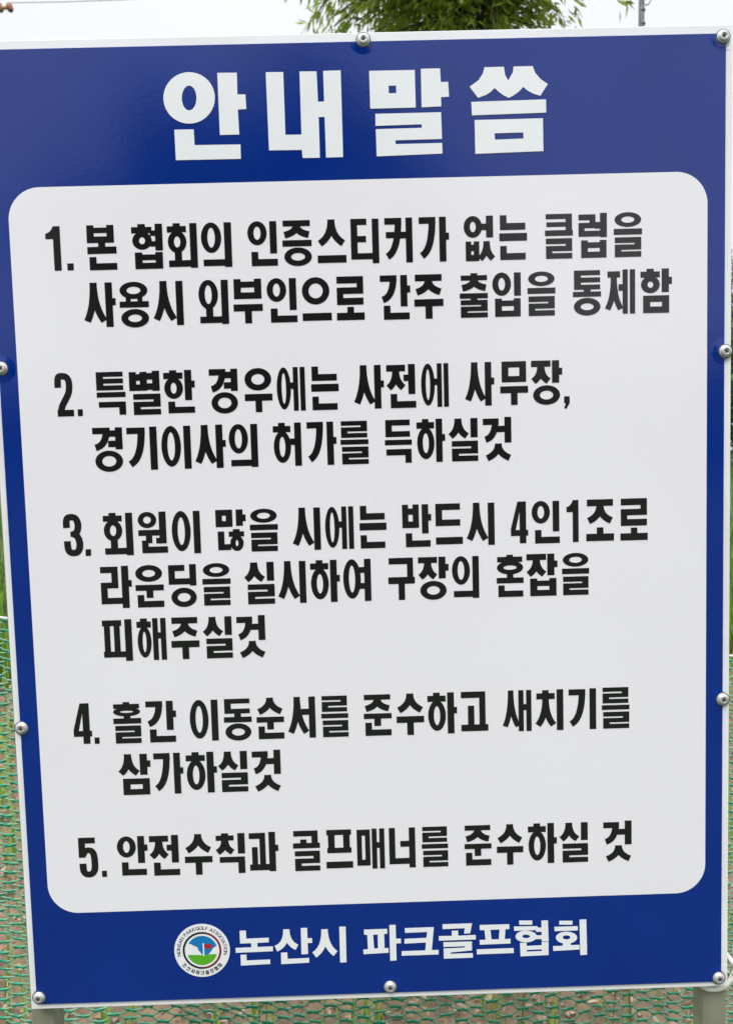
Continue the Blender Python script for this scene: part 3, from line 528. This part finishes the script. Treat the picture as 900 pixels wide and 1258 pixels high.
# emblem, in 0.1 photo-pixel units round its centre
EC = (.22305, 1.12592); EU = .0001043
def E(x, y): return (EC[0] + x * EU, EC[1] + y * EU)
def disc(r, x=0, y=0, n=64): return [E(x + r * math.cos(2 * math.pi * i / n), y + r * math.sin(2 * math.pi * i / n)) for i in range(n)]
emb = flat('emblem', [(disc(340), [])], Z0, M_LET, sign, label='round club emblem with a red flag on a green hill')
def half(a0, a1, r0, r1, n=40):
    A = [math.radians(a0 + (a1 - a0) * i / n) for i in range(n + 1)]
    return [E(r1 * math.cos(a), r1 * math.sin(a)) for a in A] + [E(r0 * math.cos(a), r0 * math.sin(a)) for a in A[::-1]]
flat('dark_ring', [(half(80, 285, 212, 237), [])], Z0 + .0002, M_BLACK, emb)
flat('red_ring', [(half(-75, 80, 212, 237), [])], Z0 + .0002, M_MAROON, emb)
def arc(r, a0, a1, n=24): return [(r * math.cos(math.radians(a0 + (a1 - a0) * i / n)), r * math.sin(math.radians(a0 + (a1 - a0) * i / n))) for i in range(n + 1)]
skyp = arc(187, -150, -16) + [(158, -42), (134, -28), (118, 4), (98, 24), (84, 44), (58, 58), (0, 54), (-15, 38), (-24, 16), (-44, 0), (-47, -22), (-60, -46), (-80, -58), (-105, -64), (-120, -80), (-140, -86)]
flat('sky_patch', [([E(x, y) for x, y in skyp], [])], Z0 + .0002, M_ESKY, emb)
hill = arc(185, 17, 163) + [(-130, 52), (-60, 54), (0, 60), (60, 54), (130, 50)]
flat('green_hill', [([E(x, y) for x, y in hill], [])], Z0 + .0003, M_EGREEN, emb)
flat('flag', [([E(28, -84), E(124, -76), E(122, -24), E(30, -26)], [])], Z0 + .0004, M_RED, emb)
flat('flag_pole', [([E(10, -92), E(27, -92), E(27, 72), E(10, 70)], [])], Z0 + .0004, M_LET, emb)
# ring lettering
fv, ff = [], []
_cache = {}
def char_mesh(ch):
    if ch not in _cache:
        cu = bpy.data.curves.new('c', 'FONT'); cu.body = ch; cu.resolution_u = 3; cu.offset = .008
        o = bpy.data.objects.new('c', cu); COL.objects.link(o); dg = bpy.context.evaluated_depsgraph_get(); dg.update()
        me = bpy.data.meshes.new_from_object(o.evaluated_get(dg)); v = [tuple(p.co[:2]) for p in me.vertices]; f = [list(p.vertices) for p in me.polygons]
        bpy.data.objects.remove(o); bpy.data.curves.remove(cu); bpy.data.meshes.remove(me); _cache[ch] = (v, f)
    return _cache[ch]
txt = 'NONSAN PARKGOLF ASSOCIATION'
wdt = {' ': .42, 'I': .34, 'S': .66, 'F': .62, 'L': .6}; tot = sum(wdt.get(c_, .78) for c_ in txt); a = -193.0; span = 206.0
for ch in txt:
    wch = wdt.get(ch, .78) * span / tot; am = math.radians(a + wch / 2); a += wch
    if ch == ' ': continue
    v, f = char_mesh(ch); x0 = min(p[0] for p in v); x1 = max(p[0] for p in v); b = len(fv)
    for x, y in v:
        px = (x - (x0 + x1) / 2) * 62; rr = 266 + y * 62; ca, sa = math.cos(am), math.sin(am)
        fv.append(S(*E(rr * ca - px * sa, rr * sa + px * ca), Z0 + .0003))
    ff += [[b + i for i in q] for q in f]
o = make('ring_lettering', fv, ff, M_EGREY, emb)
low = []
kor = '논산시파크골프협회'; D['논'] = lambda: (nieun(1, 0, 33, 17), vo(22, 6.5, 16), nieun(1, 35, 33, 54)); D['산'] = lambda: (sieu(0, 0, 25, 28, 7, .6, 12), va(34, 10), nieun(5, 37, 35, 54))
D['파'] = lambda: (pieup(0, 2, 22.8, 46, 6, 6), va()); D['크'] = lambda: (gs(1, 0, 33, 40, 7, 7), box(1, 17, 30, 24), eu(42, 8))
for i, ch in enumerate(kor):
    ang = math.radians(140 - i * 97 / 8); out, gx0, gx1 = glyph(ch)
    f = lambda p: (lambda px, py: E((286 + py) * math.cos(ang) + px * math.sin(ang), (286 + py) * math.sin(ang) - px * math.cos(ang)))((p[0] - 17) * 1.25, (p[1] - 27) * .95)
    low.append([([f(p) for p in o_], [[f(p) for p in q] for q in h]) for o_, h in out])
for g in low[:]: pass
flat('ring_korean_name', [q for g in low for q in g], Z0 + .0003, M_EGREY, emb, step=3e-6)

# screws
def lathe(prof, n=28):
    V, F = [], []
    for r, h in prof:
        for k in range(n): t = 2 * math.pi * k / n; V.append((r * math.cos(t), h, r * math.sin(t)))
    for i in range(len(prof) - 1):
        for k in range(n): F.append([i * n + k, i * n + (k + 1) % n, (i + 1) * n + (k + 1) % n, (i + 1) * n + k])
    F.append([(len(prof) - 1) * n + k for k in range(n)])
    return V, F
sv, sf = lathe([(r_ * .93, h_) for r_, h_ in [(.0084, .0035), (.0085, -.0002), (.0082, -.0009), (.0072, -.0014), (.0068, -.0018), (.0064, -.0027), (.0054, -.0034), (.0036, -.0038), (.0032, -.0036), (.0020, -.0030)]])
def cross_vf():
    a = bevel_box(-.0026, .0026, -.0040, -.0030, -.0007, .0007, 0); b = bevel_box(-.0006, .0006, -.00405, -.0030, -.0026, .0026, 0); return merge(a, b)
xv, xf = cross_vf()
wv, wf = lathe([(.0087, .0030), (.0088, -.0002), (.0084, -.0005)])  # thin dark disc under the head: its contact shadow built as a shape
smesh = xmesh = wmesh = None
for i, (u, v) in enumerate(PUCKER):
    tx, ty, tz = S(u, v, FT); rot = rng.uniform(-.7, .7)
    if smesh is None:
        s0 = make('screw', [(x, y, z) for x, y, z in sv], sf, M_SCREW, smooth=True); smesh = s0.data; bpy.data.objects.remove(s0)
        x0_ = make('cross_recess', xv, xf, M_DARK); xmesh = x0_.data; bpy.data.objects.remove(x0_)
    s_ = bpy.data.objects.new('screw', smesh); COL.objects.link(s_); s_.parent = sign; s_.location = Vector((tx, ty, tz)) - parent_world(sign); s_.rotation_euler = (0, rot, 0)
    x_ = bpy.data.objects.new('cross_recess', xmesh); COL.objects.link(x_); x_.parent = s_
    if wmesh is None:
        w0 = make('contact_shade', wv, wf, M_SCREWSHADE); wmesh = w0.data; bpy.data.objects.remove(w0)
    w_ = bpy.data.objects.new('contact_shade', wmesh); COL.objects.link(w_); w_.parent = s_

# ------------------------------------------------------------------ green net on its rope, 0.25 m behind the sign
net = empty('net_fence', (0, .25, 0), 'green knotted plastic net hanging from a white rope behind the sign', 'net')
def rope_z(x): return 1.2142 - .0828 * x + .012 * (x * x - .33)
NC, NR = 148, 81; PX, PZ = .0258, .0150
ci, ri = np.meshgrid(np.arange(NC), np.arange(NR), indexing='ij')
x = (ci - NC / 2) * PX; z = -.012 - ri * PZ - (ci % 2) * PZ / 2
def warp(x, z, y=None):
    top = 1.2142 - .0828 * x + .012 * (x * x - .33)
    k = 1 + .05 * np.sin(x * 2.3 + 1) + .06 * np.sin(z * 9 + x * 3)
    zz = top + z * (1 - .035 * x) + .004 * np.sin(x * 17 + z * 8) + .0022 * np.sin(x * 61 + z * 93) + .004 * np.sin(z * 23 + 2)
    zz = np.maximum(zz, .03 + .01 * np.sin(x * 9))
    xx = x + .003 * np.sin(z * 31 + x * 11) + .002 * np.sin(z * 140 + x * 40)
    yy = .25 + .012 * np.sin(x * 5 + z * 3) + .007 * np.sin(z * 13 + x * 7)
    return np.stack([xx, yy, zz], -1)
jl = .0092
JL = warp(x - jl, z).reshape(-1, 3); JR = warp(x + jl, z + .0012 * rng.standard_normal(x.shape)).reshape(-1, 3)
A, B, R = [JL], [JR], [np.full(len(JL), .0024) * rng.uniform(.85, 1.2, len(JL))]
V1, I1 = tubes_np(A[0], B[0], R[0])
# thin strands from the right end of each joint to the left ends of its two neighbours
def gi(c, r): return c * NR + r
sa, sb = [], []
c = ci[:-1].ravel(); r = ri[:-1].ravel()
for dr in (0, 1):
    rr = np.where(c % 2 == 0, r - 1 + dr, r + dr); ok = (rr >= 0) & (rr < NR)
    g0, g1 = gi(c[ok], r[ok]), gi(c[ok] + 1, rr[ok])
    off = np.array([0, -.0008, .0016 if dr == 0 else -.0016])
    sa.append(JR[g0] * .72 + JL[g0] * .28 + off); sb.append(JL[g1] * .72 + JR[g1] * .28 - off * np.array([1, -1, 1]))
sa = np.concatenate(sa); sb = np.concatenate(sb)
q1 = sa + (sb - sa) * np.array([.36, .36, .22]); q2 = sa + (sb - sa) * np.array([.70, .70, .80])
for q_ in (q1, q2): q_[:, 1] -= .0012; q_[:, 2] += .0004 * rng.standard_normal(len(q_)); q_[:, 0] += .0007 * rng.standard_normal(len(q_))
V2, I2 = tubes_np(np.concatenate([sa, q1, q2]), np.concatenate([q1, q2, sb]), np.full(len(sa) * 3, .00145))
V = np.concatenate([V1, V2]); I = np.concatenate([I1, I2 + len(V1)]); mi = np.concatenate([np.zeros(len(I1), int), np.ones(len(I2), int)])
tag(make_np('netting', V, I, 4, [M_NETD, M_NETL], parent=net, mat_index=mi), kind='stuff')
pts = [(q, .25 + .012 * math.sin(q * 5), rope_z(q) + .0015 * math.sin(q * 40)) for q in np.linspace(-1.95, 1.95, 90)]
V, F = tube(pts, .0022, 7); make('top_rope', V, F, M_ROPE, net, True)
for q in (-1.95, 1.95):
    V, F = tube([(q, .262, -.2), (q, .262, rope_z(q) + .06)], .016, 12); make('net_stake', V, F, M_POST, net, True)
# the cord knotted round the right-hand post under the frame
def catmull(P, n=8):
    P = [Vector(p) for p in P]; P = [P[0]] + P + [P[-1]]; out = []
    for i in range(1, len(P) - 2):
        for k in range(n):
            t = k / n; a, b, c_, d = P[i - 1:i + 3]
            out.append(.5 * ((2 * b) + (-a + c_) * t + (2 * a - 5 * b + 4 * c_ - d) * t * t + (-a + 3 * b - 3 * c_ + d) * t ** 3))
    return out + [P[-2]]
cord = empty('tie_cord', (.46, .02, .80), 'white cord looped round the post under the bottom right corner of the frame', 'cord')
p1 = [(.4235, .050, .795), (.4240, .024, .788), (.429, .0152, .7865), (.440, .0150, .785), (.450, .0150, .7865), (.4585, .0152, .793), (.4650, .016, .804), (.470, .018, .817), (.487, .05, .83), (.55, .14, .83), (.63, .235, .80)]
p2 = [(.4560, .060, .820), (.4625, .045, .8215), (.4640, .030, .821), (.466, .018, .8185), (.474, .02, .814), (.49, .06, .81), (.55, .14, .80), (.63, .24, .785)]
for p in (p1, p2):
    V, F = tube(catmull(p), .0033, 8); make('cord_strand', V, F, M_ROPE, cord, True)

# ------------------------------------------------------------------ trees, shrubs
def leaf_cloud(tips, per, length, width, spread, droop=.35, tmin=.75, tmax=1.75, yellow=.45):
    """sprays of narrow leaves along twig ends; tips (N,6): position, direction"""
    N = len(tips) * per; p = np.repeat(tips[:, :3], per, 0); d0 = np.repeat(tips[:, 3:], per, 0)
    t = rng.random((N, 1)); p = p + d0 * (t - .5) * spread * 2 + rng.standard_normal((N, 3)) * spread * .16; p[:, 2] -= droop * spread * t[:, 0] ** 2
    d = d0 * .8 + rng.standard_normal((N, 3)) * .55; d[:, 2] -= droop * .7; d /= np.linalg.norm(d, axis=1, keepdims=True)
    s = np.cross(d, rng.standard_normal((N, 3))); s /= np.linalg.norm(s, axis=1, keepdims=True); n_ = np.cross(d, s)
    L = (length * rng.uniform(.6, 1.25, N))[:, None]; W = (width * rng.uniform(.7, 1.2, N))[:, None]
    V = np.stack([p, p + d * L * .45 + s * W / 2 + n_ * W * .18, p + d * L, p + d * L * .45 - s * W / 2 + n_ * W * .18], 1).reshape(-1, 3)
    b = (np.arange(N) * 4)[:, None, None]; I = (b + np.array([[[0, 1, 2], [0, 2, 3]]])).reshape(-1, 3)
    k = rng.uniform(tmin, tmax, (N, 1)); y = rng.random((N, 1)) * yellow
    tint = np.concatenate([(k * np.concatenate([1 + y * 1.3, 1 + y * .6, 1 - y * .5], 1)).repeat(4, 0), np.ones((N * 4, 1))], 1)
    return V, I, tint
def grow(name, label, cat, foot, fork, centre, radii, ntwig, per, ll, lw, spread, m, r0=.09, group=None, extra=None, **kw):
    t = empty(name, foot, label, cat, group); foot, fork, centre = Vector(foot), Vector(fork), Vector(centre)
    mid = foot.lerp(fork, .5) + Vector((.05, .03, 0)); rim = [foot, mid, fork]
    V, F = tube(catmull(rim, 6), [r0 * (1 - .35 * i / 12) for i in range(13)], 10); make('trunk', V, F, M_BARK, t, True)
    limbs, ends, tips = [], [], []
    for k in range(11):
        a = k * 2.4 + rng.uniform(-.3, .3); el = rng.uniform(-.15, 1.2)
        e_ = centre + Vector((math.cos(a) * math.cos(el) * radii[0], math.sin(a) * math.cos(el) * radii[1], math.sin(el) * radii[2])) * rng.uniform(.6, .82)
        m_ = fork.lerp(e_, .5) + Vector((0, 0, radii[2] * .16)); st = fork - (fork - mid) * (.25 * (k % 3) / 2)
        pl = catmull([st, m_, e_], 6); limbs.append(tube(pl, [r0 * .5 * (1 - .85 * i / (len(pl) - 1)) for i in range(len(pl))], 6)); ends.append(pl)
    nodes = [p for pl in ends for p in pl[3:]]
    NA = np.array([tuple(p) for p in nodes]); A_, B_ = [], []
    while len(tips) < ntwig:
        q = rng.standard_normal(3); q /= np.linalg.norm(q); q *= rng.uniform(.25, 1) ** .5
        P_ = np.array(centre) + q * np.array(radii) * (1 + .13 * math.sin(q[0] * 9 + q[2] * 7))
        j = int(np.argmin(((NA - P_) ** 2).sum(1))); dv_ = P_ - NA[j]; dl = np.linalg.norm(dv_) + 1e-6
        if rng.random() < .10 + .25 * (math.sin(q[0] * 13 + 1) * math.sin(q[2] * 11) > .35): continue
        dd = dv_ / dl * .6 + q * .6; dd /= np.linalg.norm(dd); tips.append([*P_, *dd]); A_.append(NA[j]); B_.append(P_)
    if extra: tips += extra; A_ += [np.array(x_[:3]) + np.array([-.35, .1, .45]) for x_ in extra]; B_ += [np.array(x_[:3]) for x_ in extra]
    V, F = merge(*limbs); make('limbs', V, F, M_BARK, t, True)
    V, I = tubes_np(np.array(A_), np.array(B_), np.full(len(A_), .006 * ll / .1)); tag(make_np('twigs', V, I, 4, M_BARK, parent=t), kind='stuff')
    V, I, tint = leaf_cloud(np.array(tips), per, ll, lw, spread, **kw); tag(make_np('crown', V, I, 3, m, parent=t, tint=tint), kind='stuff')
    return t
ex = [[2.12 + .06 * i, 5.5, 5.36 - .02 * (i % 3), .5, 0, -.8] for i in range(2)]
grow('willow_tree', 'bright green narrow-leaved tree rising behind the top edge of the board', 'tree', (.95, 5.6, .35), (1.16, 5.5, 4.85), (.84, 5.5, 6.15), (1.2, 1.2, 1.42), 1900, 16, .115, .027, .18, M_LEAF, .105, extra=ex)
grow('shrub', 'dark leafy shrub at the right edge, beyond the bank', 'shrub', (6.3, 10.2, .8), (6.3, 10.2, 1.7), (6.4, 10.2, 2.7), (1.9, 1.3, 1.75), 1500, 12, .13, .05, .24, M_SHRUB, .07, group='shrubs along the bank')
grow('shrub', 'dark leafy shrub hidden behind the left side of the board', 'shrub', (-3.2, 11.5, .8), (-3.2, 11.5, 1.6), (-3.1, 11.5, 2.3), (1.8, 1.2, 1.3), 900, 12, .13, .05, .24, M_SHRUB, .06, group='shrubs along the bank')
grow('shrub', 'low dark shrub hidden behind the middle of the board', 'shrub', (2.4, 12.5, .8), (2.4, 12.5, 1.5), (2.4, 12.5, 2.1), (1.7, 1.2, 1.2), 900, 12, .13, .05, .24, M_SHRUB, .06, group='shrubs along the bank')

# ------------------------------------------------------------------ pole and wires
pole = empty('utility_pole', (3.02, 7.0, 0), 'thin grey pole standing against the white sky right of the tree', 'pole')
V, F = tube([(2.93, 7, 0), (2.968, 7, 5.8), (2.985, 7, 7.2)], [.034, .029, .026], 14); make('shaft', V, F, M_POLE, pole, True)
for zc in (5.80, 5.93, 6.04):
    V, F = tube([(2.975, 7, zc), (2.975, 7, zc + .018)], .033, 14); make('clamp', V, F, M_POLE, pole, True)
lp = [(2.975 + .035 + .045 * math.cos(t), 6.97, 6.05 + .075 * math.sin(t)) for t in np.linspace(-1.9, 4.1, 26)]
V, F = tube(lp, .007, 6); make('cable_loop', V, F, M_WIRE, pole, True)
wire = empty('overhead_wire', (-4.2, 9, 7.3), 'thin grey wire across the white sky at the top left corner', 'wire')
V, F = tube([(-4.18, 9, 7.318), (-3.5, 9, 7.316), (-2.8, 9, 7.325), (-1.6, 9, 7.36), (0, 9, 7.45), (2.99, 7.05, 7.05)], .0045, 6); make('cable', V, F, M_WIRE, wire, True)
V, F = tube([(-4.33, 9, 7.318), (-6.5, 9, 7.36), (-9, 9, 7.5)], .0045, 6); make('cable', V, F, M_WIRE, wire, True)
fit = empty('wire_fitting', (-4.24, 9, 7.26), 'small rusty brown fitting on the wire at the top left corner', 'insulator')
for xx, rr_ in ((-4.325, .034), (-4.205, .036)):
    V, F = tube([(xx - .022, 9, 7.315), (xx - .01, 9, 7.30), (xx, 9, 7.262), (xx + .008, 9, 7.225), (xx + .004, 9, 7.205)], [.012, rr_, rr_ * 1.1, rr_, .014], 10); make('cap', V, F, M_RUST, fit, True)
V, F = tube([(-4.33, 9, 7.262), (-4.30, 9, 7.262), (-4.265, 9, 7.262), (-4.22, 9, 7.262)], [.012, .026, .026, .012], 10); make('insulator_body', V, F, M_CERAM, fit, True)

# ------------------------------------------------------------------ what stands behind the photographer and mirrors in the glossy print
grow('broad_tree', 'broad round tree behind the photographer, mirrored dark in the blue print', 'tree', (-1.6, -12, 0), (-1.6, -12, 2.6), (-1.45, -12, 4.1), (3.7, 2.8, 3.5), 2600, 12, .22, .11, .4, M_DLEAF, .2)
ORD = ['first', 'second', 'third', 'fourth', 'fifth', 'sixth', 'seventh', 'eighth']
for k, (tx, ty, hh_) in enumerate([(-34, -42, 7.2), (-25, -40, 6.6), (-15, -41, 6.9), (-6, -43, 6.4), (4, -40, 6.6), (13, -42, 6.2), (22, -40, 6.4), (31, -43, 6.8)]):
    grow('far_tree', ORD[k] + ' dark tree from the left in the row across the field behind the photographer', 'tree', (tx, ty, 0), (tx, ty, 1.8), (tx, ty, hh_ * .55), (5.4, 3, hh_ * .46), 420, 10, .75, .42, 1.1, M_DLEAF, .22, group='row of trees behind the photographer')
